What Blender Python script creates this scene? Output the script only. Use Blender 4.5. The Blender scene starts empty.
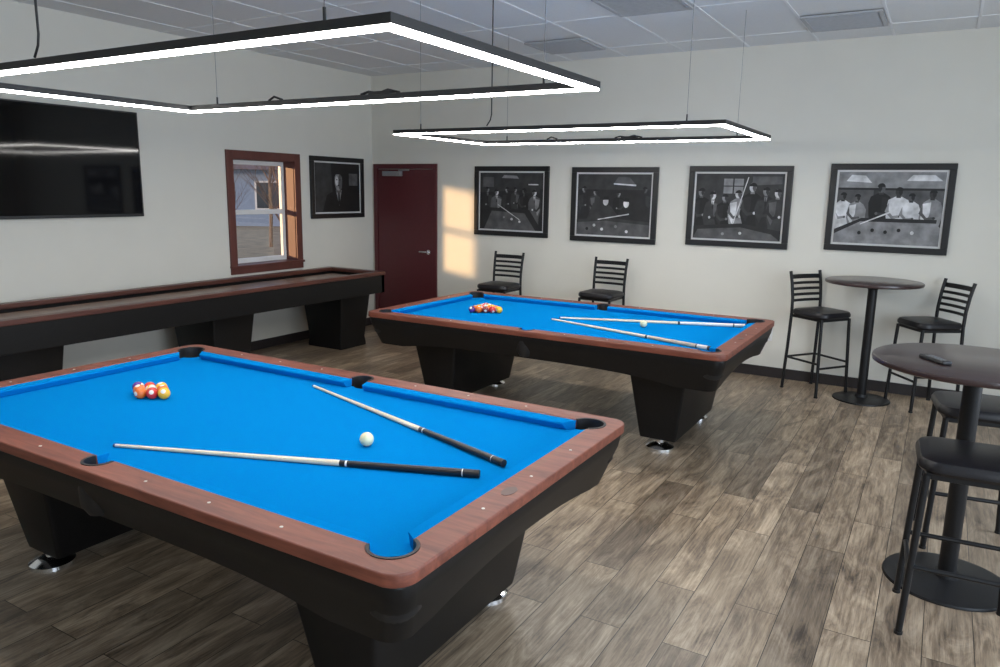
import bpy, bmesh, random
from math import *
from mathutils import Vector, Matrix
random.seed(4)
SC=bpy.context.scene
COL=SC.collection
try:
    SC.view_settings.view_transform='Standard'
except Exception: pass

# ------------------------------------------------------------------ materials
MATS={}
def _new(name):
    m=bpy.data.materials.new(name); m.use_nodes=True
    nt=m.node_tree; b=nt.nodes['Principled BSDF']
    return m,nt,b
def N(nt,t,**kw):
    n=nt.nodes.new(t)
    for k,v in kw.items(): setattr(n,k,v)
    return n
def mat(name,col,rough=.5,metal=0,var=.06,scale=30,bump=0,coat=0,spec=.5,stretch=None):
    if name in MATS: return MATS[name]
    m,nt,b=_new(name)
    tc=N(nt,'ShaderNodeTexCoord'); mp=N(nt,'ShaderNodeMapping')
    if stretch: mp.inputs['Scale'].default_value=stretch
    nt.links.new(tc.outputs['Object'],mp.inputs['Vector'])
    nz=N(nt,'ShaderNodeTexNoise'); nz.inputs['Scale'].default_value=scale; nz.inputs['Detail'].default_value=4
    nt.links.new(mp.outputs[0],nz.inputs['Vector'])
    cr=N(nt,'ShaderNodeValToRGB')
    c=col
    cr.color_ramp.elements[0].position=.3; cr.color_ramp.elements[1].position=.7
    cr.color_ramp.elements[0].color=(*[max(0,x*(1-var)) for x in c],1)
    cr.color_ramp.elements[1].color=(*[min(1,x*(1+var)) for x in c],1)
    nt.links.new(nz.outputs['Fac'],cr.inputs[0]); nt.links.new(cr.outputs[0],b.inputs['Base Color'])
    b.inputs['Roughness'].default_value=rough; b.inputs['Metallic'].default_value=metal
    b.inputs['Coat Weight'].default_value=coat; b.inputs['Specular IOR Level'].default_value=spec
    if bump:
        bp=N(nt,'ShaderNodeBump'); bp.inputs['Strength'].default_value=bump; bp.inputs['Distance'].default_value=.002
        nt.links.new(nz.outputs['Fac'],bp.inputs['Height']); nt.links.new(bp.outputs[0],b.inputs['Normal'])
    MATS[name]=m; return m
def emis(name,col,st):
    m,nt,b=_new(name)
    b.inputs['Base Color'].default_value=(1,1,1,1)
    b.inputs['Emission Color'].default_value=(*col,1); b.inputs['Emission Strength'].default_value=st
    MATS[name]=m; return m

wall_m=mat('wall_paint',(.70,.68,.61),.75,var=.015,scale=3,bump=.05)
black=mat('black_laminate',(.007,.0065,.0065),.42,var=.2,scale=60,spec=.28)
blackmetal=mat('black_powdercoat',(.009,.009,.010),.42,var=.15,scale=80,spec=.35)
vinyl=mat('black_vinyl',(.011,.010,.012),.36,var=.2,scale=120,bump=.1,spec=.35)
alu=mat('black_aluminium',(.014,.014,.015),.5,var=.1)
chrome=mat('chrome',(.75,.75,.76),.15,metal=1,var=.02)
rubber=mat('pocket_rubber',(.010,.010,.011),.5,var=.1)
frame_m=mat('picture_frame_black',(.007,.007,.008),.4,var=.1)
red_m=mat('maroon_paint',(.088,.014,.018),.45,var=.05)
casing_m=mat('red_brown_trim',(.115,.034,.026),.5,var=.12,scale=12,stretch=(1,1,.2))
white_m=mat('white_vinyl_sash',(.75,.75,.74),.4,var=.02)
base_m=mat('dark_baseboard',(.025,.020,.020),.5,var=.1)
led=emis('led_diffuser',(1,.97,.93),47)
blue=mat('blue_cloth',(.002,.195,.53),.95,var=.03,scale=220,bump=.12,spec=.0)
wire_m=mat('steel_wire',(.2,.2,.21),.4,metal=.6,var=.02)

def woodmat(name,c1,c2,rough,axis,scale=6,coat=0):
    m,nt,b=_new(name)
    tc=N(nt,'ShaderNodeTexCoord'); mp=N(nt,'ShaderNodeMapping')
    s=[1,1,1]; 
    for i in range(3): s[i]=.12 if i==axis else 1
    mp.inputs['Scale'].default_value=[k*scale for k in s]
    nt.links.new(tc.outputs['Object'],mp.inputs['Vector'])
    nz=N(nt,'ShaderNodeTexNoise'); nz.inputs['Scale'].default_value=5; nz.inputs['Detail'].default_value=8; nz.inputs['Roughness'].default_value=.65; nz.inputs['Distortion'].default_value=.8
    nt.links.new(mp.outputs[0],nz.inputs['Vector'])
    cr=N(nt,'ShaderNodeValToRGB'); e=cr.color_ramp.elements
    e[0].position=.32; e[1].position=.68; e[0].color=(*c1,1); e[1].color=(*c2,1)
    nt.links.new(nz.outputs['Fac'],cr.inputs[0]); nt.links.new(cr.outputs[0],b.inputs['Base Color'])
    b.inputs['Roughness'].default_value=rough; b.inputs['Coat Weight'].default_value=coat; b.inputs['Coat Roughness'].default_value=.15
    MATS[name]=m; return m
cherry=woodmat('cherry_rail_wood',(.125,.034,.021),(.265,.080,.048),.45,0,5,.05)
cherryY=woodmat('cherry_wood_y',(.065,.020,.014),(.125,.040,.026),.4,1,5,.1)
maple=woodmat('maple_playfield',(.20,.13,.09),(.30,.20,.14),.3,1,6,.3)
toptable=woodmat('dark_walnut_laminate',(.028,.015,.015),(.048,.026,.025),.28,0,5,.2)
ash=woodmat('cue_maple',(.70,.62,.44),(.80,.73,.56),.3,0,8,.3)
bark=mat('bark',(.13,.09,.07),.9,var=.3,scale=8)
grass=mat('dry_grass',(.20,.16,.10),.95,var=.35,scale=2)

def floor_material():
    m,nt,b=_new('vinyl_plank_floor')
    L=nt.links.new
    tc=N(nt,'ShaderNodeTexCoord'); mp=N(nt,'ShaderNodeMapping'); mp.inputs['Rotation'].default_value=(0,0,radians(90))
    L(tc.outputs['Object'],mp.inputs['Vector'])
    br=N(nt,'ShaderNodeTexBrick'); br.offset=.37; br.offset_frequency=2
    br.inputs['Scale'].default_value=1; br.inputs['Brick Width'].default_value=1.22; br.inputs['Row Height'].default_value=.18
    br.inputs['Mortar Size'].default_value=.0018; br.inputs['Mortar Smooth'].default_value=.1; br.inputs['Bias'].default_value=0
    br.inputs['Color1'].default_value=(0,0,0,1); br.inputs['Color2'].default_value=(1,1,1,1); br.inputs['Mortar'].default_value=(.5,.5,.5,1)
    L(mp.outputs[0],br.inputs['Vector'])
    def grain(sc,nscale,det,rough,dist):
        ms=N(nt,'ShaderNodeMapping'); ms.inputs['Scale'].default_value=sc
        L(tc.outputs['Object'],ms.inputs['Vector'])
        vm=N(nt,'ShaderNodeVectorMath',operation='MULTIPLY_ADD'); vm.inputs[1].default_value=(17,31,9)
        L(br.outputs['Color'],vm.inputs[0]); L(ms.outputs[0],vm.inputs[2])
        n1=N(nt,'ShaderNodeTexNoise'); n1.inputs['Scale'].default_value=nscale; n1.inputs['Detail'].default_value=det; n1.inputs['Roughness'].default_value=rough; n1.inputs['Distortion'].default_value=dist
        L(vm.outputs[0],n1.inputs['Vector']); return n1
    n1=grain((6.5,1.5,1),1.5,12,.68,1.0)
    n2=grain((50,2.0,1),2.0,8,.7,.2)
    av=N(nt,'ShaderNodeMix',data_type='FLOAT'); av.inputs['Factor'].default_value=.40
    L(n1.outputs['Fac'],av.inputs['A']); L(n2.outputs['Fac'],av.inputs['B'])
    cr=N(nt,'ShaderNodeValToRGB'); e=cr.color_ramp.elements
    e[0].position=.36; e[0].color=(.085,.060,.042,1); e[1].position=.63; e[1].color=(.60,.475,.335,1)
    k=e.new(.49); k.color=(.32,.238,.160,1)
    L(av.outputs['Result'],cr.inputs[0])
    mx=N(nt,'ShaderNodeMix',data_type='RGBA',blend_type='MULTIPLY'); mx.inputs['Factor'].default_value=1
    c2=N(nt,'ShaderNodeValToRGB'); c2.color_ramp.elements[0].color=(.52,.52,.53,1); c2.color_ramp.elements[1].color=(1.0,1.0,1.0,1)
    L(br.outputs['Color'],c2.inputs[0]); L(cr.outputs[0],mx.inputs['A']); L(c2.outputs[0],mx.inputs['B'])
    m2=N(nt,'ShaderNodeMix',data_type='RGBA',blend_type='MIX'); m2.inputs['B'].default_value=(.035,.026,.019,1)
    L(br.outputs['Fac'],m2.inputs['Factor']); L(mx.outputs['Result'],m2.inputs['A'])
    L(m2.outputs['Result'],b.inputs['Base Color'])
    b.inputs['Roughness'].default_value=.36
    bp=N(nt,'ShaderNodeBump'); bp.inputs['Strength'].default_value=.12; bp.inputs['Distance'].default_value=.0015
    L(n2.outputs['Fac'],bp.inputs['Height']); L(bp.outputs[0],b.inputs['Normal'])
    return m
floor_m=floor_material()
tile_m=mat('ceiling_tile',(.72,.73,.74),.9,var=.03,scale=90,bump=.3)
tbar_m=mat('ceiling_tbar',(.78,.79,.81),.5,var=.02)

# ------------------------------------------------------------------ geometry helpers
def empty(name,loc=(0,0,0),rz=0):
    e=bpy.data.objects.new(name,None); e.location=loc; e.rotation_euler=(0,0,rz); e.empty_display_size=.1
    COL.objects.link(e); return e
def addmesh(name,me,parent=None,mats=(),loc=(0,0,0),rot=(0,0,0),smooth=False):
    o=bpy.data.objects.new(name,me); COL.objects.link(o)
    for m in mats: me.materials.append(m)
    o.location=loc; o.rotation_euler=rot
    if parent: o.parent=parent
    if smooth:
        for p in me.polygons: p.use_smooth=True
        try: me.set_sharp_from_angle(angle=radians(35))
        except Exception: pass
    return o
def bm_box(bm,x0,x1,y0,y1,z0,z1,mi=0):
    vs=[bm.verts.new(p) for p in [(x0,y0,z0),(x1,y0,z0),(x1,y1,z0),(x0,y1,z0),(x0,y0,z1),(x1,y0,z1),(x1,y1,z1),(x0,y1,z1)]]
    for f in [(0,3,2,1),(4,5,6,7),(0,1,5,4),(1,2,6,5),(2,3,7,6),(3,0,4,7)]:
        fc=bm.faces.new([vs[i] for i in f]); fc.material_index=mi
def boxes(name,L,mats,parent=None,bevel=0,loc=(0,0,0),rot=(0,0,0)):
    """L: list of (x0,x1,y0,y1,z0,z1[,mi])"""
    bm=bmesh.new()
    for b in L: bm_box(bm,*b)
    me=bpy.data.meshes.new(name); bm.to_mesh(me); bm.free()
    if not isinstance(mats,(list,tuple)): mats=[mats]
    o=addmesh(name,me,parent,mats,loc,rot)
    if bevel:
        md=o.modifiers.new('b','BEVEL'); md.width=bevel; md.segments=2; md.limit_method='ANGLE'
    return o
def lathe(name,prof,m,parent=None,loc=(0,0,0),seg=40,rot=(0,0,0)):
    bm=bmesh.new(); rings=[]
    for r,z in prof:
        if r<1e-6: rings.append([bm.verts.new((0,0,z))])
        else: rings.append([bm.verts.new((r*cos(2*pi*i/seg),r*sin(2*pi*i/seg),z)) for i in range(seg)])
    for a,b in zip(rings,rings[1:]):
        for i in range(seg):
            j=(i+1)%seg
            if len(a)==1 and len(b)==1: continue
            if len(a)==1: bm.faces.new((a[0],b[i],b[j]))
            elif len(b)==1: bm.faces.new((a[i],a[j],b[0]))
            else: bm.faces.new((a[i],a[j],b[j],b[i]))
    bmesh.ops.recalc_face_normals(bm,faces=bm.faces)
    me=bpy.data.meshes.new(name); bm.to_mesh(me); bm.free()
    return addmesh(name,me,parent,[m],loc,rot,smooth=True)
def tube(name,paths,r,m,parent=None,res=6,cyclic=False):
    cu=bpy.data.curves.new(name,'CURVE'); cu.dimensions='3D'; cu.bevel_depth=r; cu.bevel_resolution=res//2; cu.use_fill_caps=True
    for pts in paths:
        sp=cu.splines.new('POLY'); sp.points.add(len(pts)-1)
        for i,p in enumerate(pts): sp.points[i].co=(*p,1)
        sp.use_cyclic_u=cyclic
    return curve2mesh(name,cu,m,parent,True)
def curve2mesh(name,cu,m,parent,smooth=False,loc=(0,0,0)):
    t=bpy.data.objects.new('tmp',cu); COL.objects.link(t)
    dg=bpy.context.evaluated_depsgraph_get(); dg.update()
    me=bpy.data.meshes.new_from_object(t.evaluated_get(dg)); me.name=name
    bpy.data.objects.remove(t)
    me.materials.clear()
    return addmesh(name,me,parent,[m],loc,smooth=smooth)
def plate(name,outer,holes,z0,z1,m,parent=None,bev=0,loc=(0,0,0)):
    cu=bpy.data.curves.new(name,'CURVE'); cu.dimensions='2D'; cu.fill_mode='BOTH'
    cu.extrude=(z1-z0)/2-bev; cu.bevel_depth=bev; cu.offset=-bev; cu.bevel_resolution=2
    for pts in [outer]+list(holes):
        sp=cu.splines.new('POLY'); sp.points.add(len(pts)-1)
        for i,p in enumerate(pts): sp.points[i].co=(p[0],p[1],0,1)
        sp.use_cyclic_u=True
    return curve2mesh(name,cu,m,parent,True,(loc[0],loc[1],loc[2]+(z0+z1)/2))
def rrect(hx,hy,r,n=8,sub=0):
    P=[]
    for cx,cy,a0 in [(hx-r,hy-r,0),(-hx+r,hy-r,90),(-hx+r,-hy+r,180),(hx-r,-hy+r,270)]:
        for i in range(n+1):
            a=radians(a0+90*i/n); P.append((cx+r*cos(a),cy+r*sin(a)))
        if sub:
            nx={0:(-hx+r,hy),90:(-hx,-hy+r),180:(hx-r,-hy),270:(hx,hy-r)}[a0]
            x,y=P[-1]
            for k in range(1,sub): P.append((x+(nx[0]-x)*k/sub,y+(nx[1]-y)*k/sub))
    return P
def loft(name,loops,m,parent=None,cap=(True,True),smooth=True,loc=(0,0,0)):
    bm=bmesh.new(); R=[[bm.verts.new(p) for p in l] for l in loops]
    n=len(R[0])
    for a,b in zip(R,R[1:]):
        for i in range(n):
            j=(i+1)%n; bm.faces.new((a[i],a[j],b[j],b[i]))
    if cap[0]: bm.faces.new(list(reversed(R[0])))
    if cap[1]: bm.faces.new(R[-1])
    bmesh.ops.recalc_face_normals(bm,faces=bm.faces)
    me=bpy.data.meshes.new(name); bm.to_mesh(me); bm.free()
    return addmesh(name,me,parent,[m],loc,smooth=smooth)

# ------------------------------------------------------------------ camera (metric room coordinates: corner at origin)
f,pt,ro,ya=745.1,0.1901,0.0174,-0.5309
F=Vector((sin(ya)*cos(pt),cos(ya)*cos(pt),-sin(pt)))
R0=Vector((cos(ya),-sin(ya),0)); U0=R0.cross(F)
R=R0*cos(ro)+U0*sin(ro); U=U0*cos(ro)-R0*sin(ro)
cd=bpy.data.cameras.new('camera'); cam=bpy.data.objects.new('camera',cd); COL.objects.link(cam)
cd.sensor_width=36; cd.lens=f/1000*36; cd.clip_start=.05
cam.matrix_world=Matrix(((R.x,U.x,-F.x,6.3701),(R.y,U.y,-F.y,-7.5546),(R.z,U.z,-F.z,1.7712),(0,0,0,1)))
SC.camera=cam

# ------------------------------------------------------------------ room shell
XR,YF,H=8.6,-10.0,3.14
boxes('floor',[(-.2,XR+.2,YF-.2,.2,-.12,0)],floor_m)
L=[(-.2,XR+.2,YF-.2,.2,H,H+.1,0)]
x=.33
while x<XR: L.append((x-.010,x+.010,YF,0,H-.005,H,1)); x+=.61
y=-.5
while y>YF: L.append((0,XR,y-.010,y+.010,H-.005,H,1)); y-=1.22
boxes('ceiling',L,[tile_m,tbar_m])
boxes('wall_back',[(-.2,XR+.2,0,.2,0,H)],wall_m)
WY0,WY1,WZ0,WZ1=-2.21,-1.35,.93,2.05
boxes('wall_left',[(-.2,0,YF,WY0,0,H),(-.2,0,WY1,0,0,H),(-.2,0,WY0,WY1,0,WZ0),(-.2,0,WY0,WY1,WZ1,H)],wall_m)
boxes('wall_front',[(-.2,XR+.2,YF-.2,YF,0,H)],wall_m)
RW=[(-9.2,-7.4),(-6.6,-4.8),(-4.0,-2.2)]  # unseen side of the room; openings added for the daylight fill
L=[(XR,XR+.2,YF,0,0,.5),(XR,XR+.2,YF,0,2.6,H)]
ys=[YF]+[v for w in RW for v in w]+[0]
for a,b in zip(ys[0::2],ys[1::2]): L.append((XR,XR+.2,a,b,.5,2.6))
boxes('wall_right',L,wall_m)
vm=mat('vent_grey',(.42,.43,.45),.6)
for i,(vx,vy) in enumerate([(5.515,-.805),(3.075,-.805),(4.295,-2.03)]):
    e=empty('ceiling_vent' if i==0 else 'ceiling_vent.%03d'%i,(vx,vy,H-.012))
    Lb=[(-.29,.29,-.29,-.26,-.01,.004),(-.29,.29,.26,.29,-.01,.004),(-.29,-.26,-.26,.26,-.01,.004),(.26,.29,-.26,.26,-.01,.004),(-.26,.26,-.26,.26,.002,.004)]
    Lb+=[(-.26,.26,-.25+.04*k,-.235+.04*k,-.006,.002) for k in range(13)]
    boxes('louvres',Lb,vm,e)
boxes('baseboard_back',[(1.03,XR,-.014,0,0,.10),(0,.03,-.014,0,0,.10)],base_m)
boxes('baseboard_left',[(0,.014,YF,-.014,0,.10)],base_m)
# door
e=empty('door_1',(0,0,0))
boxes('door_frame',[(.04,.10,-.03,0,0,2.07),(.96,1.02,-.03,0,0,2.07),(.10,.96,-.03,0,2.01,2.07)],red_m,e,.004)
boxes('door_leaf',[(.105,.955,-.018,0,.01,2.005)],red_m,e,.003)
boxes('door_closer',[(.22,.50,-.075,-.018,1.92,1.98),(.45,.62,-.05,-.03,1.985,2.0)],mat('closer_grey',(.30,.30,.31),.4,metal=.4),e,.006)
lathe('door_rose',[(0,0),(.03,0),(.03,.01),(0,.01)],chrome,e,(.90,-.018,1.0),20,(radians(90),0,0))
tube('door_lever',[[(.90,-.02,1.0),(.90,-.07,1.0),(.79,-.07,1.0)]],.010,chrome,e)
e=empty('wall_outlet',(5.0,-.004,.42)); boxes('outlet_plate',[(-.036,.036,-.004,.004,-.06,.06)],white_m,e,.002)
boxes('outlet_sockets',[(-.016,.016,-.007,-.004,.01,.042),(-.016,.016,-.007,-.004,-.042,-.01)],mat('socket_grey',(.55,.55,.53),.4),e,.002)

# window on left wall
e=empty('window_1',(0,0,0))
boxes('window_casing',[(0,.022,WY0-.08,WY0+.005,WZ0-.08,WZ1+.08),(0,.022,WY1-.005,WY1+.08,WZ0-.08,WZ1+.08),(0,.022,WY0+.005,WY1-.005,WZ1-.005,WZ1+.08),(0,.022,WY0+.005,WY1-.005,WZ0-.08,WZ0),(0,.045,WY0-.085,WY1+.085,WZ0-.012,WZ0+.012)],casing_m,e,.003)
boxes('window_jamb',[(-.2,0,WY0,WY0+.012,WZ0,WZ1),(-.2,0,WY1-.012,WY1,WZ0,WZ1),(-.2,0,WY0,WY1,WZ1-.012,WZ1),(-.2,0,WY0,WY1,WZ0,WZ0+.012)],casing_m,e)
a,b=WY0+.012,WY1-.012; c,d=WZ0+.012,WZ1-.012; mid=(c+d)/2
boxes('window_sash',[(-.19,-.15,a,a+.045,c,d),(-.19,-.15,b-.045,b,c,d),(-.19,-.15,a+.045,b-.045,c,c+.05),(-.19,-.15,a+.045,b-.045,d-.045,d),(-.185,-.14,a+.045,b-.045,mid-.025,mid+.025)],white_m,e,.003)
gm,nt,bb=_new('window_glass'); 
nt.nodes.remove(bb); tr=N(nt,'ShaderNodeBsdfTransparent'); gl=N(nt,'ShaderNodeBsdfGlossy'); gl.inputs['Roughness'].default_value=.02
mx=N(nt,'ShaderNodeMixShader'); mx.inputs[0].default_value=.06
nt.links.new(tr.outputs[0],mx.inputs[1]); nt.links.new(gl.outputs[0],mx.inputs[2]); nt.links.new(mx.outputs[0],nt.nodes['Material Output'].inputs[0])
boxes('window_glass',[(-.172,-.170,a+.045,b-.045,c+.05,d-.045)],gm,e)

# ------------------------------------------------------------------ outdoors
boxes('outdoor_ground',[(-80,-.2,-60,80,-.6,-.45)],grass)
def tree(name,x,y,h,seed):
    rd=random.Random(seed); e=empty(name,(x,y,-.45))
    cu=bpy.data.curves.new(name,'CURVE'); cu.dimensions='3D'; cu.bevel_depth=1; cu.bevel_resolution=1
    def br(p,d,l,r,n):
        sp=cu.splines.new('POLY'); k=5; sp.points.add(k)
        q=Vector(p)
        for i in range(k+1):
            sp.points[i].co=(*q,1); sp.points[i].radius=r*(1-.55*i/k)
            if i>0 and n>0:
                for _ in range(2):
                    a=rd.uniform(0,2*pi); t=rd.uniform(.5,1.0)
                    nd=(d+Vector((cos(a)*t,sin(a)*t,rd.uniform(0,.3)))).normalized()
                    br(q,nd,l*rd.uniform(.40,.6),r*.45*(1-.4*i/k),n-1)
            d=(d+Vector((rd.uniform(-.12,.12),rd.uniform(-.12,.12),.05))).normalized()
            q=q+d*l/k
    br((0,0,0),Vector((0,0,1)),h,h*.012,3)
    curve2mesh('trunk_and_branches',cu,bark,e,True)
for i,(tx,ty,th) in enumerate([(-9,7.2,4.5),(-11.5,10.2,5),(-13,8.6,4),(-10,9.9,4.5),(-12,13.2,6),(-15,12.0,6)]):
    tree('bare_tree' if i==0 else 'bare_tree.%03d'%i,tx,ty,th,i+3)
e=empty('neighbour_house',(-31,23.5,-.45),radians(40))
siding=mat('blue_grey_siding',(.26,.34,.46),.7,var=.05,scale=4); roof=mat('shingle_roof',(.14,.10,.10),.8,var=.2,scale=20)
boxes('house_walls',[(-5,5,-4,4,0,3.2)],siding,e)
loft('gable_roof',[[(-5.4,-4.5,3.1),(5.4,-4.5,3.1),(5.4,4.5,3.1),(-5.4,4.5,3.1)],[(-5.4,-.01,5.6),(5.4,-.01,5.6),(5.4,.01,5.6),(-5.4,.01,5.6)]],roof,e,smooth=False)
boxes('house_windows',[(-3.4,-2.2,-4.03,-4,1.0,2.4),(-.6,.6,-4.03,-4,0,2.2),(2.2,3.4,-4.03,-4,1.0,2.4),(5,5.03,-.8,.8,1.0,2.4),(5,5.03,-3,-1.8,1.0,2.4),(5,5.03,1.8,3,1.0,2.4)],mat('house_glass',(.04,.05,.06),.1),e)
boxes('house_trim',[(5,5.04,-4.05,-3.9,0,3.2),(5,5.04,3.9,4.05,0,3.2),(-3.5,-2.1,-4.025,-4,.9,2.5),(2.1,3.5,-4.025,-4,.9,2.5),(5,5.025,-.9,.9,.9,2.5),(5,5.025,-3.1,-1.7,.9,2.5),(5,5.025,1.7,3.1,.9,2.5)],white_m,e)

# ------------------------------------------------------------------ pool tables
def arc(cx,cy,r,a0,a1,n):
    return [(cx+r*cos(radians(a0+(a1-a0)*i/n)),cy+r*sin(radians(a0+(a1-a0)*i/n))) for i in range(n+1)]
RZ=.795; BZ=.752
def mirror4(fn):
    corner,side=fn
    P=[]
    P+=corner
    P+=side
    P+=[(-x,y) for x,y in reversed(corner)]
    P+=[(-x,-y) for x,y in corner]
    P+=[(-x,-y) for x,y in side]
    P+=[(x,-y) for x,y in reversed(corner)]
    return P
def pool_table(name,cx,cy):
    e=empty(name,(cx,cy,0))
    IX,IY=1.32,.685
    r=.074; corner=arc(1.30,.665,r,degrees(atan2(-sqrt(r*r-.0004),.02)),degrees(atan2(.02,-sqrt(r*r-.0004))),18)
    rs=.058; s=sqrt(rs*rs-.025**2); side=arc(0,IY+.025,rs,degrees(atan2(-.025,s)),degrees(atan2(-.025,-s))+360,16)
    inner=mirror4((corner,side))
    plate('wood_rail',rrect(1.435,.80,.075,10),[inner],.755,RZ,cherry,e,.005)
    k=0
    for sx in(1,-1):
        for sy in(1,-1):
            a=arc(1.30,.665,.076,-68,158,22); b=arc(1.30,.665,.066,158,-68,22)
            pts=[(sx*x,sy*y) for x,y in a+b]
            plate('pocket_liner_%d'%k,pts,[],.68,RZ+.002,rubber,e,0); k+=1
    for sy in(1,-1):
        a=arc(0,IY+.025,.060,-18,198,16); b=arc(0,IY+.025,.050,198,-18,16)
        plate('pocket_liner_%d'%k,[(x,sy*y) for x,y in a+b],[],.68,RZ+.002,rubber,e,0); k+=1
    rc=.060
    bc=[(IX,.3)]+arc(1.325,.69,rc,-90-2,-180+2,10)+[(.5,IY)]
    bs=arc(0,.72,.050,-degrees(asin(.035/.05)),-180+degrees(asin(.035/.05)),8)
    bed=mirror4((bc,bs))
    plate('cloth_bed',bed,[],BZ-.04,BZ,blue,e)
    for k,(px,py,pr) in enumerate([(sx*1.325,sy*.69,.082) for sx in(1,-1) for sy in(1,-1)]+[(0,.72,.068),(0,-.72,.068)]):
        lathe('pocket_cup_%d'%k,[(pr,.72),(pr*.95,.64),(pr*.6,.60),(0,.59)],rubber,e,(px,py,0),20)
    def cushion(nm,A,B,a2,b2,out):
        bm=bmesh.new()
        def ring(n,o):
            n=Vector(n);o=Vector(o)
            return [bm.verts.new((o.x,o.y,BZ)),bm.verts.new((n.x+(o.x-n.x)*.35,n.y+(o.y-n.y)*.35,BZ)),bm.verts.new((n.x,n.y,BZ+.028)),bm.verts.new((n.x+(o.x-n.x)*.04,n.y+(o.y-n.y)*.04,BZ+.0345)),bm.verts.new((o.x+(o.x-n.x)*.06,o.y+(o.y-n.y)*.06,RZ-.003))]
        r1=ring(A,a2); r2=ring(B,b2)
        for i in range(5):
            j=(i+1)%5; bm.faces.new((r1[i],r1[j],r2[j],r2[i]))
        bm.faces.new(r1); bm.faces.new(list(reversed(r2)))
        bmesh.ops.recalc_face_normals(bm,faces=bm.faces)
        me=bpy.data.meshes.new(nm); bm.to_mesh(me); bm.free(); addmesh(nm,me,e,[blue])
    g=.080; k=0
    for sx in(1,-1):
        cushion('end_cushion_%d'%k,(sx*1.27,.635-g),(sx*1.27,-.635+g),(sx*IX,.635-g+.040),(sx*IX,-.635+g-.040),sx); k+=1
    for sx in(1,-1):
        for sy in(1,-1):
            cushion('side_cushion_%d'%k,(sx*.062,sy*.635),(sx*(1.27-g),sy*.635),(sx*.052,sy*IY),(sx*(1.27-g+.040),sy*IY),sy); k+=1
    def lp(hx,hy,r,z,arch=0):
        P=rrect(hx,hy,r,8,14); out=[]
        for x,y in P:
            zz=z
            if arch:
                if abs(y)>hy-.001: t=max(0,1-(abs(x)/(hx-.25))**4) if abs(x)<hx-.25 else 0
                elif abs(x)>hx-.001: t=max(0,1-(abs(y)/(hy-.12))**2) if abs(y)<hy-.12 else 0
                else: t=0
                zz=z+arch*t
            out.append((x,y,zz))
        return out
    loft('apron',[lp(1.33,.695,.05,.70),lp(1.422,.787,.07,.755),lp(1.425,.79,.07,.745),lp(1.418,.783,.07,.70),lp(1.36,.725,.07,.535,.05),lp(1.335,.70,.06,.535,.05),lp(1.325,.69,.05,.62)],black,e,(False,False))
    boxes('under_frame',[(-1.32,1.32,-.68,.68,.61,.70)],black,e)
    for k,sx in enumerate((-1,1)):
        L=[]
        for z,hx,hy in [(.62,.21,.56),(.54,.20,.55),(.10,.135,.48),(.075,.13,.475)]:
            L.append([(sx*.93+x,y,z) for x,y in rrect(hx,hy,.02,3)])
        loft('pedestal_%d'%k,L,black,e)
        for j,sy in enumerate((-1,1)):
            lathe('chrome_foot_%d'%(k*2+j),[(0,.08),(.026,.08),(.026,.045),(.06,.038),(.098,.018),(.10,0),(0,0)],chrome,e,(sx*.94,sy*.43,0),28)
    bm=bmesh.new()
    S=[(sx*1.27*i/4,sy*.745) for sx in(1,-1) for sy in(1,-1) for i in(1,2,3)]+[(sx*1.38,sy*.3175) for sx in(1,-1) for sy in(1,0,-1)]
    for x,y in S:
        bmesh.ops.create_cone(bm,cap_ends=True,segments=12,radius1=.0055,radius2=.0055,depth=.002,matrix=Matrix.Translation((x,y,RZ+.0005)))
    me=bpy.data.meshes.new('rail_sights'); bm.to_mesh(me); bm.free(); addmesh('rail_sights',me,e,[mat('pearl',(.6,.58,.52),.3)])
    o=lathe('name_plate',[(.04,0),(.04,.0015),(0,.0015)],mat('plate_bronze',(.10,.05,.04),.35,metal=.3),e,(1.38,-.155,RZ),28); o.scale=(.55,1,1)
    return e
pool_table('pool_table',3.85,-5.38)
pool_table('pool_table.001',3.87,-2.21)

# ------------------------------------------------------------------ balls
BC={1:(.90,.48,.03),2:(.02,.05,.35),3:(.62,.03,.025),4:(.09,.02,.22),5:(.80,.17,.02),6:(.01,.16,.07),7:(.20,.02,.02),8:(.01,.01,.01)}
def ballmat(n):
    nm='ball_%d'%n
    if nm in MATS: return MATS[nm]
    base=BC[n if n<=8 else n-8]
    m,nt,b=_new(nm); b.inputs['Roughness'].default_value=.08; b.inputs['Coat Weight'].default_value=.5
    tc=N(nt,'ShaderNodeTexCoord'); sp=N(nt,'ShaderNodeSeparateXYZ'); nt.links.new(tc.outputs['Object'],sp.inputs[0])
    ab=N(nt,'ShaderNodeMath',operation='ABSOLUTE'); nt.links.new(sp.outputs['Z'],ab.inputs[0])
    gt=N(nt,'ShaderNodeMath',operation='GREATER_THAN'); gt.inputs[1].default_value=.0155 if n>8 else .5
    nt.links.new(ab.outputs[0],gt.inputs[0])
    ax=N(nt,'ShaderNodeMath',operation='ABSOLUTE'); nt.links.new(sp.outputs['X'],ax.inputs[0])
    g2=N(nt,'ShaderNodeMath',operation='GREATER_THAN'); g2.inputs[1].default_value=.0262; nt.links.new(ax.outputs[0],g2.inputs[0])
    mxx=N(nt,'ShaderNodeMath',operation='MAXIMUM'); nt.links.new(gt.outputs[0],mxx.inputs[0]); nt.links.new(g2.outputs[0],mxx.inputs[1])
    mix=N(nt,'ShaderNodeMix',data_type='RGBA'); mix.inputs['A'].default_value=(*base,1); mix.inputs['B'].default_value=(.80,.76,.66,1)
    nt.links.new(mxx.outputs[0],mix.inputs['Factor']); nt.links.new(mix.outputs['Result'],b.inputs['Base Color'])
    MATS[nm]=m; return m
cream=mat('cue_ball_ivory',(.72,.73,.48),.1,var=.01,coat=.5)
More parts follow.
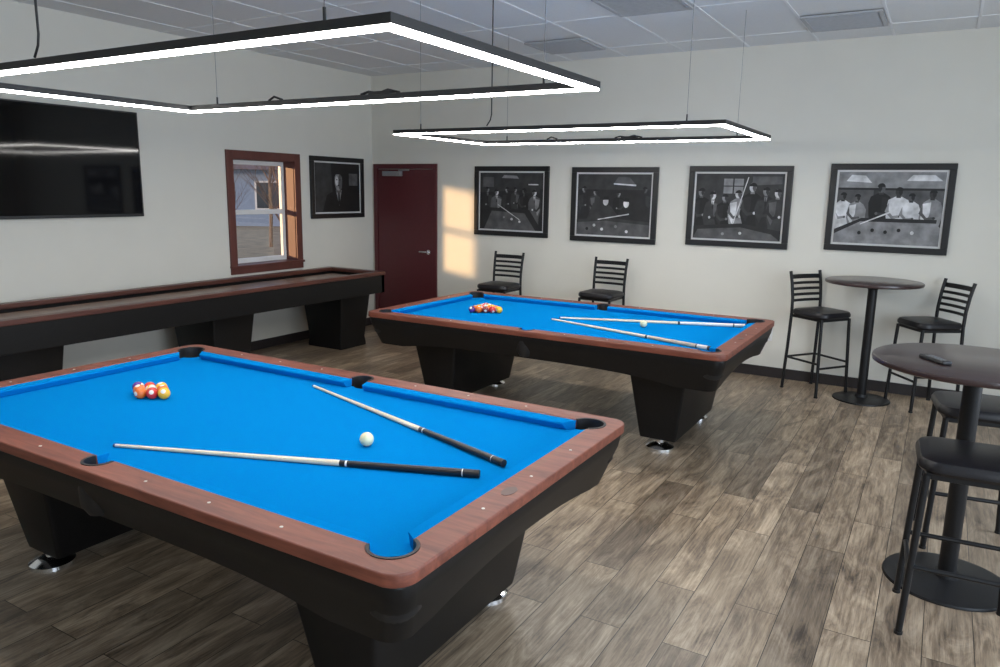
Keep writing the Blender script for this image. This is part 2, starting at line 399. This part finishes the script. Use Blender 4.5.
def ball(name,m,loc,parent=None):
    bm=bmesh.new(); bmesh.ops.create_uvsphere(bm,u_segments=28,v_segments=16,radius=.0286)
    me=bpy.data.meshes.new(name); bm.to_mesh(me); bm.free()
    return addmesh(name,me,parent,[m],loc,(random.uniform(0,6),random.uniform(0,6),random.uniform(0,6)),smooth=True)
BR=BZ+.0288
def rack(name,cx,cy,rows,order):
    e=empty(name,(cx,cy,BR)); k=0; d=.0575
    n=len(rows)
    for i,c in enumerate(rows):
        for j in range(c):
            ball('ball_%d'%k,ballmat(order[k]),((n-1)/2*d*.866-i*d*.866,(j-(c-1)/2)*d,0),e); k+=1
rack('racked_balls',3.12,-5.38,[1,2,3,2,1],[1,3,5,5,9,1,5,3,4])
rack('racked_balls.001',3.12,-2.21,[1,2,3,4,5],[1,3,5,7,13,1,5,3,12,9,4,5,1,11,3])
ball('cue_ball',cream,(4.47,-5.36,BR)); ball('cue_ball.001',cream,(4.46,-2.12,BR))

# ------------------------------------------------------------------ cues
def cue(name,tip,butt,style=0):
    a=Vector((*tip,0)); b=Vector((*butt,0)); d=(a-b).normalized(); L=1.47
    e=empty(name,(b.x,b.y,BZ+.0005),atan2(d.y,d.x))
    tilt=atan2(.0145-.0065,L)
    def seg(nm,x0,x1,m):
        rr=lambda x: .0145+(.0062-.0145)*(x/L)
        o=lathe(nm,[(0,x0),(rr(x0),x0),(rr(x1),x1),(0,x1)],m,e,(0,0,.0148),18,(0,radians(90)+tilt,0))
    blk=mat('cue_black_wrap',(.012,.012,.014),.3,var=.1); wh=mat('cue_ivory',(.72,.71,.66),.3,var=.02)
    if style==0:
        seg('bumper',0,.02,rubber); seg('butt_sleeve',.02,.06,blk); seg('ring_1',.06,.064,wh); seg('forearm',.064,.50,blk)
        seg('joint_ring',.50,.508,wh); seg('joint_collar',.508,.53,blk)
    else:
        c2=woodmat('cue_butt_maple',(.50,.41,.30),(.60,.51,.39),.3,0,8) if 'cue_butt_maple' not in MATS else MATS['cue_butt_maple']
        seg('bumper',0,.02,rubber); seg('butt_sleeve',.02,.10,wh); seg('ring_1',.10,.11,blk); seg('forearm',.11,.50,c2 if style==1 else wh)
        seg('joint_ring',.50,.512,wh); seg('joint_collar',.512,.53,blk)
    seg('shaft',.53,L-.03,ash); seg('ferrule',L-.03,L-.008,wh); seg('leather_tip',L-.008,L,mat('chalk_tip',(.03,.08,.2),.8))
cue('pool_cue',(3.66,-5.91),(5.03,-5.40)); cue('pool_cue.001',(3.68,-4.83),(5.05,-5.26))
cue('pool_cue.002',(3.75,-2.25),(5.13,-2.69),1); cue('pool_cue.003',(3.75,-2.15),(5.14,-1.66),2)

# ------------------------------------------------------------------ shuffleboard table
e=empty('shuffleboard_table',(0,0,0))
X0,X1,Y0,Y1=.12,.93,-7.2,-.92
boxes('cradle',[(X0,X0+.05,Y0,Y1,.60,.80),(X1-.05,X1,Y0,Y1,.60,.80),(X0,X1,Y1-.05,Y1,.60,.80),(X0,X1,Y0,Y0+.05,.60,.80),(X0+.02,X1-.02,Y0+.02,Y1-.02,.62,.68)],black,e,.004)
boxes('wood_cap',[(X0-.01,X0+.07,Y0-.01,Y1+.01,.80,.84),(X1-.07,X1+.01,Y0-.01,Y1+.01,.80,.84),(X0+.07,X1-.07,Y1-.07,Y1+.01,.80,.84),(X0+.07,X1-.07,Y0-.01,Y0+.07,.80,.84)],cherryY,e,.006)
boxes('playfield',[(X0+.15,X1-.15,Y0+.15,Y1-.15,.68,.785)],maple,e,.003)
boxes('playfield_edge_strip',[(X0+.14,X0+.15,Y0+.15,Y1-.15,.68,.78),(X1-.15,X1-.14,Y0+.15,Y1-.15,.68,.78)],black,e)
for k,yy in enumerate((-1.28,-2.95,-4.75,-6.6)):
    L=[]
    for z,hx,hy in [(.62,.30,.24),(.10,.24,.20),(.03,.25,.21),(0,.25,.21)]:
        L.append([(.525+x,yy+y,z) for x,y in rrect(hx,hy,.015,3)])
    loft('leg_%d'%k,L,black,e)

# ------------------------------------------------------------------ bar tables
def bar_table(name,x,y,br=.26,tr=0):
    e=empty(name,(x,y,0)); q=tr
    lathe('table_top',[(0,1.03),(.375+q,1.03),(.385+q,1.035),(.388+q,1.045),(.385+q,1.056),(.378+q,1.06),(0,1.06)],toptable,e,(0,0,0),64)
    lathe('top_plate',[(0,1.03),(.16,1.03),(.16,1.015),(.05,1.0),(.038,.98),(0,.98)],blackmetal,e,(0,0,0),32)
    lathe('column',[(.038,1.0),(.038,.03)],blackmetal,e,(0,0,0),28)
    s=br/.28
    lathe('base',[(0,.05),(.05,.05),(.055,.03),(.10*s,.026),(.24*s,.018),(.275*s,.012),(.28*s,.004),(.28*s,0),(0,0)],blackmetal,e,(0,0,0),56)
bar_table('bar_table',5.90,-.40,.235); bar_table('bar_table.001',6.56,-3.69,.27,.03)
e=empty('tv_remote',(6.40,-3.80,1.061),radians(35))
boxes('remote_body',[(-.022,.022,-.085,.085,0,.016)],mat('remote_black',(.015,.015,.016),.5),e,.006)
boxes('remote_buttons',[(-.014+.011*i,-.007+.011*i,-.06+.02*j,-.05+.02*j,.016,.018) for i in range(3) for j in range(6)],mat('remote_grey',(.2,.2,.2),.6),e)

# ------------------------------------------------------------------ bar stools (ladder back)
def stool(name,x,y,ang):
    """local frame: faces +Y ; back at -Y"""
    e=empty(name,(x,y,0),ang-pi/2)
    SH=.745
    loops=[]
    for z,s in [(SH-.045,.93),(SH-.03,1.0),(SH-.01,1.0),(SH+.008,.95),(SH+.016,.80)]:
        loops.append([(px*s,py*s,z) for px,py in rrect(.198,.195,.085,6)])
    loft('seat',loops,vinyl,e)
    boxes('seat_frame',[(-.17,.17,-.17,.165,SH-.07,SH-.044)],blackmetal,e,.004)
    r=.014
    back=[]
    for sx in(-1,1):
        pts=[(sx*.184,-.210,0),(sx*.178,-.190,.40),(sx*.174,-.18,.72),(sx*.174,-.185,.85),(sx*.177,-.203,.98),(sx*.180,-.228,1.09)]
        back.append(pts)
    tube('back_leg_posts',back,r,blackmetal,e,8)
    tube('front_legs',[[(sx*.184,.192,0),(sx*.168,.162,SH-.05)] for sx in(-1,1)],r,blackmetal,e,8)
    def fl(sx,z): t=z/(SH-.05); return (sx*(.184-.016*t),.192-.030*t,z)
    def bl(sx,z): t=z/.40; return (sx*(.184-.006*t),-.210+.020*t,z)
    tube('footrest_rails',[[fl(-1,.26),fl(1,.26)],[fl(-1,.30),bl(-1,.30)],[fl(1,.30),bl(1,.30)],[bl(-1,.30),bl(1,.30)]],.010,blackmetal,e,6)
    bm=bmesh.new()
    for z,h in [(.835,.024),(.888,.024),(.94,.024),(.992,.024),(1.058,.040)]:
        yy=-.185-.020*max(0,(z-.85)/.14) if z<1.0 else -.205-.022*(z-1.0)/.09
        prev=None; n=8
        for i in range(n+1):
            u=-1+2*i/n; xx=u*.178; dy=-.022*(1-u*u)
            c=[bm.verts.new((xx,yy+dy-.005,z-h)),bm.verts.new((xx,yy+dy+.005,z-h)),bm.verts.new((xx,yy+dy+.005,z+.0)),bm.verts.new((xx,yy+dy-.005,z+.0))]
            if prev:
                for a in range(4): b2=(a+1)%4; bm.faces.new((prev[a],prev[b2],c[b2],c[a]))
            else: bm.faces.new(c)
            prev=c
        bm.faces.new(list(reversed(prev)))
    bmesh.ops.recalc_face_normals(bm,faces=bm.faces)
    me=bpy.data.meshes.new('ladder_slats'); bm.to_mesh(me); bm.free(); addmesh('ladder_slats',me,e,[blackmetal])
    for k,(gx,gy) in enumerate([(.184,.192),(-.184,.192),(.184,-.210),(-.184,-.210)]):
        lathe('glide_%d'%k,[(0,0),(.017,0),(.017,.012),(0,.012)],rubber,e,(gx,gy,0),12)
stool('bar_stool',5.50,-.33,radians(-35))
stool('bar_stool.001',6.35,-.36,radians(-145))
stool('bar_stool.002',2.19,-.48,radians(-90))
stool('bar_stool.003',3.38,-.40,radians(-92))
stool('bar_stool.004',6.57,-4.10,radians(184))
stool('bar_stool.005',6.62,-3.16,radians(188))

# ------------------------------------------------------------------ LED lamps
def led_lamp(name,cx,cy,z,A=1.25,B=.66,cab=None):
    e=empty(name,(cx,cy,z)); w=.048; h=.026
    def ring(a,b,w,z0,z1): return [(-a,a,-b,-b+w,z0,z1),(-a,a,b-w,b,z0,z1),(-a,-a+w,-b+w,b-w,z0,z1),(a-w,a,-b+w,b-w,z0,z1)]
    boxes('aluminium_frame',ring(A,B,w,.004,h),alu,e)
    boxes('frame_lips',ring(A,B,.004,-.002,.004)+ring(A-w+.004,B-w+.004,.004,-.002,.004),alu,e)
    boxes('led_diffuser',ring(A-.004,B-.004,w-.008,-.010,.004),led,e)
    top=H-z-.007
    W=[]
    for sx in(-1,1):
        for sy in(-1,1):
            W.append([(sx*(A-.25),sy*(B-w/2),h),(sx*(A-.25),sy*(B-w/2),top)])
    tube('suspension_wires',W,.0016,wire_m,e,4)
    tube('wire_fittings',[[(p[0][0],p[0][1],h-.001),(p[0][0],p[0][1],h+.04)] for p in W],.005,alu,e,6)
    tube('power_cable',[[(cab-.04,-B+w/2,h+.01),(cab-.01,-B+w/2,h+.05),(cab,-B+w/2,h+.09),(cab,-B+w/2,top)]],.0045,rubber,e,6)
    tube('cable_knots',[[(.02,B-w/2,h+.004),(.07,B-w/2,h+.016),(.13,B-w/2,h+.006),(.19,B-w/2,h+.020),(.26,B-w/2,h+.004)],[(-.62,B-w/2,h+.004),(-.58,B-w/2,h+.022),(-.52,B-w/2,h+.004)]],.006,rubber,e,6)
    boxes('junction_box',[(.08,.22,B-w+.005,B-.005,h,h+.014)],alu,e,.003)
led_lamp('led_linear_chandelier',3.81,-5.275,2.190,1.28,.68,-.38)
led_lamp('led_linear_chandelier.001',3.88,-2.15,2.19,1.28,.68,-.40)

# ------------------------------------------------------------------ television
e=empty('wall_television',(0,0,0))
scr,nt,bb=_new('tv_screen'); bb.inputs['Base Color'].default_value=(.003,.003,.004,1); bb.inputs['Roughness'].default_value=.05; bb.inputs['Specular IOR Level'].default_value=.3
boxes('tv_body',[(.02,.06,-4.88,-3.27,1.48,2.395)],mat('tv_bezel',(.01,.01,.011),.35),e,.005)
boxes('tv_screen',[(.058,.0615,-4.865,-3.285,1.505,2.383)],scr,e)
boxes('wall_bracket',[(0,.02,-4.3,-3.8,1.7,2.2)],black,e)

# ------------------------------------------------------------------ framed photographs
G={k:mat('print_grey_%02d'%k,(v,v,v*1.02),.6,var=.38,scale=11) for k,v in {0:.005,1:.013,2:.030,3:.080,4:.22,5:.58}.items()}
GK=sorted(G)
matboard=mat('mat_board',(.62,.62,.61),.7,var=.02)
def photo(name,x,y,z,w,h,rz,shapes,bgmat=1):
    e=empty(name,(x,y,z),rz); b=.055
    boxes('frame',[(-w/2,w/2,-.03,0,-h/2,-h/2+b),(-w/2,w/2,-.03,0,h/2-b,h/2),(-w/2,-w/2+b,-.03,0,-h/2+b,h/2-b),(w/2-b,w/2,-.03,0,-h/2+b,h/2-b)],frame_m,e,.004)
    iw,ih=w/2-b,h/2-b
    boxes('mat_board',[(-iw,iw,-.012,-.002,-ih,ih)],matboard,e)
    t=.018; pw,ph=iw-t,ih-t
    bm=bmesh.new(); asp=ph/pw
    lay=[0]
    def poly(pts,mi):
        vs=[bm.verts.new((max(-1,min(1,px))*pw,-.0125-.00012*lay[0],max(-1,min(1,pz))*ph)) for px,pz in pts]
        lay[0]+=1
        try: fc=bm.faces.new(vs); fc.material_index=mi
        except Exception: pass
    def ell(mi,cx,cz,rx,rz_): poly([(cx+rx*cos(2*pi*i/18),cz+rz_*sin(2*pi*i/18)) for i in range(18)],mi)
    poly([(-1,-1),(1,-1),(1,1),(-1,1)],bgmat)
    for s in shapes:
        if s[0]=='p': poly(s[2],s[1])
        elif s[0]=='e': ell(*s[1:])
        elif s[0]=='man':
            _,mi,hd,cx,top,sc=s
            q=lambda u,v:(cx+u*sc*asp,top+v*sc)
            sgn=1 if (int(cx*100)%2) else -1
            j=lambda a:a+random.uniform(-.02,.02)
            poly([q(-.07,-.22),q(.07,-.22),q(j(.20),-.30),q(j(.25),-.45),q(j(.24),-.70),q(.18,-.95),q(.17,-2),q(-.17,-2),q(-.19,-.95),q(j(-.25),-.70),q(j(-.24),-.45),q(j(-.20),-.30)],mi)
            poly([q(sgn*.02,-.3),q(sgn*.20,-.34),q(sgn*.22,-.7),q(sgn*.12,-.9),q(sgn*.03,-.6)],min(5,mi+1))
            if random.random()<.5:
                poly([q(-.045,-.22),q(.045,-.22),q(0,-.42)],hd)
                poly([q(-.010,-.26),q(.010,-.26),q(.014,-.46),q(-.014,-.46)],0)
            poly([q(sgn*.20,-.36),q(sgn*.27,-.58),q(sgn*.10,-.76),q(-sgn*.06,-.72),q(-sgn*.05,-.66),q(sgn*.09,-.68),q(sgn*.18,-.57)],max(0,mi-1) if mi>1 else 2)
            poly([q(-.04,-.14),q(.04,-.14),q(.05,-.25),q(-.05,-.25)],max(2,hd-1))
            c=q(0,-.1); ell(hd,c[0],c[1],.078*sc*asp,.11*sc)
            poly([q(-sgn*.005,-.02),q(-sgn*.075,-.05),q(-sgn*.075,-.15),q(-sgn*.03,-.2),q(sgn*.01,-.12)],max(1,hd-2))
            poly([q(.085*cos(pi*i/8)+sgn*-.01,-.075+.085*sin(pi*i/8)) for i in range(9)],0)
            c=q(-sgn*.07,-.69); ell(hd,c[0],c[1],.032*sc*asp,.035*sc)
    me=bpy.data.meshes.new('photo_print'); bm.to_mesh(me); bm.free()
    addmesh('photo_print',me,e,[G[k] for k in GK])
ph1=[('p',2,[(-1,.3),(1,.45),(1,1),(-1,1)]),('p',3,[(-.9,.5),(-.55,.5),(-.55,.85),(-.9,.85)]),('p',2,[(.5,.3),(.9,.3),(.9,.9),(.5,.9)]),('p',5,[(.55,.58),(.85,.58),(.85,.62),(.55,.62)]),('p',4,[(-.3,.82),(.25,.80),(.18,.9),(-.22,.92)]),
 ('man',1,4,-.75,.50,.9),('man',3,5,-.45,.42,1.0),('man',1,4,-.12,.5,.85),('man',2,4,.15,.5,.8),('man',0,3,.42,.47,.9),('man',3,5,.75,.42,1.0),('p',1,[(-1,-1),(1,-1),(.6,-.28),(-.75,-.22)]),('p',3,[(-.85,-1),(.8,-1),(.45,-.4),(-.6,-.34)]),
 ('e',5,.05,-.62,.04,.045),('e',5,.3,-.7,.035,.04),('e',4,-.2,-.56,.03,.035),('p',5,[(-.4,-.1),(.3,-.62),(.3,-.65),(-.4,-.13)])]
ph2=[('p',2,[(-1,.5),(1,.5),(1,1),(-1,1)]),('p',3,[(.0,.70),(.6,.66),(.42,.90),(.12,.92)]),('p',5,[(0.0,.67),(.6,.62),(.6,.67),(.0,.71)]),('man',1,4,-.82,.6,.9),('man',2,4,-.5,.5,.85),('man',1,3,.85,.6,.9),('man',0,4,.15,.45,.8),
 ('p',2,[(-.75,-.6),(-.55,.05),(-.3,.2),(-.05,-.05),(.2,-.42),(.1,-.5),(-.3,-.6)]),('e',5,-.2,.12,.075,.14),('p',0,[(-.28,.16),(-.24,.28),(-.13,.27),(-.12,.17)]),('p',1,[(.05,-.42),(.35,-.02),(.75,.12),(1,-.1),(1,-.5),(.4,-.6)]),('e',5,.36,.06,.075,.14),('p',0,[(.29,.12),(.33,.24),(.43,.22),(.44,.11)]),
 ('p',2,[(-1,-1),(1,-1),(1,-.52),(-.2,-.42),(-1,-.5)]),('p',3,[(-1,-1),(1,-1),(1,-.62),(-.2,-.52),(-1,-.6)]),('p',5,[(-.4,-.5),(.45,-.30),(.45,-.26),(-.4,-.47)]),
 ('e',5,-.5,-.68,.04,.05),('e',5,-.28,-.8,.04,.05),('e',4,.1,-.7,.04,.05),('e',5,.4,-.85,.04,.05),('e',0,-.7,-.8,.04,.05)]
ph3=[('p',2,[(-1,-.2),(1,-.2),(1,1),(-1,1)]),('p',4,[(-.35,.4),(.1,.4),(.1,.85),(-.35,.85)]),('p',1,[(-.14,.4),(-.11,.4),(-.11,.85),(-.14,.85)]),('p',1,[(-.35,.61),(.1,.61),(.1,.64),(-.35,.64)]),('p',3,[(.3,.65),(.95,.7),(.95,.92),(.3,.92)]),
 ('man',0,4,-.86,.55,1.2),('man',2,5,-.58,.45,1.15),('man',0,4,-.3,.38,1.1),('man',4,5,.0,.5,1.15),('man',0,5,.32,.72,1.3),('man',1,4,.62,.6,1.2),('man',2,5,.88,.55,1.2),('p',5,[(.2,.9),(.22,.9),(-.1,-.7),(-.125,-.7)]),
 ('p',1,[(-1,-1),(1,-1),(1,-.70),(.1,-.5),(-1,-.62)]),('p',3,[(-1,-1),(1,-1),(.8,-.80),(.1,-.62),(-.9,-.72)]),('e',5,.1,-.8,.035,.045),('e',4,-.3,-.84,.035,.045)]
ph4=[('p',3,[(-1,-.3),(1,-.3),(1,1),(-1,1)]),('p',4,[(-1,.55),(1,.55),(1,1),(-1,1)]),('p',1,[(-1,.5),(1,.5),(1,.56),(-1,.56)]),('p',5,[(-.85,.74),(-.35,.70),(-.48,.9),(-.75,.92)]),('p',5,[(.3,.76),(.95,.76),(.8,.92),(.4,.92)]),('p',2,[(-.3,.0),(-.2,.0),(-.2,.5),(-.3,.5)]),
 ('man',5,3,-.88,.42,1.0),('man',4,3,-.60,.38,.95),('man',0,3,-.15,.68,1.2),('man',5,2,.18,.58,1.15),('man',5,3,.42,.42,1.0),('man',4,2,.80,.52,1.1),
 ('p',4,[(-1,-.75),(-.5,-.38),(.9,-.38),(1,-.5),(1,-1),(-1,-1)]),('p',1,[(-1,-.62),(-.48,-.28),(.92,-.28),(.92,-.38),(-.5,-.38),(-1,-.75)]),('p',5,[(.1,-.05),(-.5,-.44),(-.5,-.47),(.1,-.1)]),
 ('e',0,-.25,-.62,.035,.05),('e',0,.0,-.66,.035,.05),('e',0,.25,-.6,.035,.05),('e',5,.5,-.66,.035,.05),('e',1,-.5,-.7,.035,.05)]
ph5=[('p',2,[(-1,-1),(-.2,-1),(-.3,1),(-1,1)]),('p',0,[(-.7,-1),(-.5,-.3),(-.12,-.1),(.2,-.1),(.5,-.28),(.8,-1)]),('p',4,[(-.10,-.10),(.16,-.10),(.04,-.75)]),('p',0,[(.0,-.15),(.06,-.15),(.08,-.7),(.0,-.7)]),('p',3,[(-.08,.0),(.12,.0),(.14,-.2),(-.1,-.2)]),('e',4,.02,.28,.17,.40),('e',3,.10,.24,.09,.34),('e',5,-.05,.28,.07,.2),('p',0,[(-.18,.4),(-.16,.68),(.02,.78),(.19,.66),(.2,.42),(.1,.55),(-.08,.55)]),('e',0,-.05,.33,.03,.03),('e',0,.09,.33,.03,.03),('e',1,.02,.10,.05,.02),('p',3,[(.5,.1),(.9,.1),(.9,.6),(.5,.6)])]
ZP=1.65
photo('framed_photograph',2.055,-.002,ZP-.005,.975,.79,0,ph1)
photo('framed_photograph.001',3.31,-.002,ZP-.015,.975,.79,0,ph2)
photo('framed_photograph.002',4.61,-.002,ZP,.985,.78,0,ph3)
photo('framed_photograph.003',5.92,-.002,ZP+.02,.99,.78,0,ph4,2)
photo('framed_photograph.004',.002,-.655,1.765,.92,.72,radians(90),ph5,0)

# ------------------------------------------------------------------ light
w=bpy.data.worlds.new('world'); SC.world=w; w.use_nodes=True; nt=w.node_tree
bg=nt.nodes['Background']; bg.inputs[1].default_value=1.25
tc=N(nt,'ShaderNodeTexCoord'); sp=N(nt,'ShaderNodeSeparateXYZ'); cr=N(nt,'ShaderNodeValToRGB')
nt.links.new(tc.outputs['Generated'],sp.inputs[0]); nt.links.new(sp.outputs['Z'],cr.inputs[0]); nt.links.new(cr.outputs[0],bg.inputs[0])
e=cr.color_ramp.elements; e[0].position=0; e[0].color=(.70,.74,.80,1); e[1].position=.5; e[1].color=(.45,.6,.9,1)
s=bpy.data.lights.new('sun','SUN'); s.energy=5.5; s.color=(1,.62,.30); s.angle=radians(3.0)
so=bpy.data.objects.new('sun',s); COL.objects.link(so)
so.rotation_euler=Vector((.81,1,-.125)).to_track_quat('-Z','Y').to_euler()
for i,(a,b) in enumerate(RW):  # added area lights: daylight fill standing in for unseen windows
    l=bpy.data.lights.new('daylight_fill_%d'%i,'AREA'); l.shape='RECTANGLE'; l.size=b-a; l.size_y=2.1; l.energy=85; l.color=(.74,.86,1)
    o=bpy.data.objects.new('daylight_fill_%d'%i,l); COL.objects.link(o); o.location=(XR+.1,(a+b)/2,1.55)
    o.rotation_euler=Vector((-1,0,0)).to_track_quat('-Z','Z').to_euler()
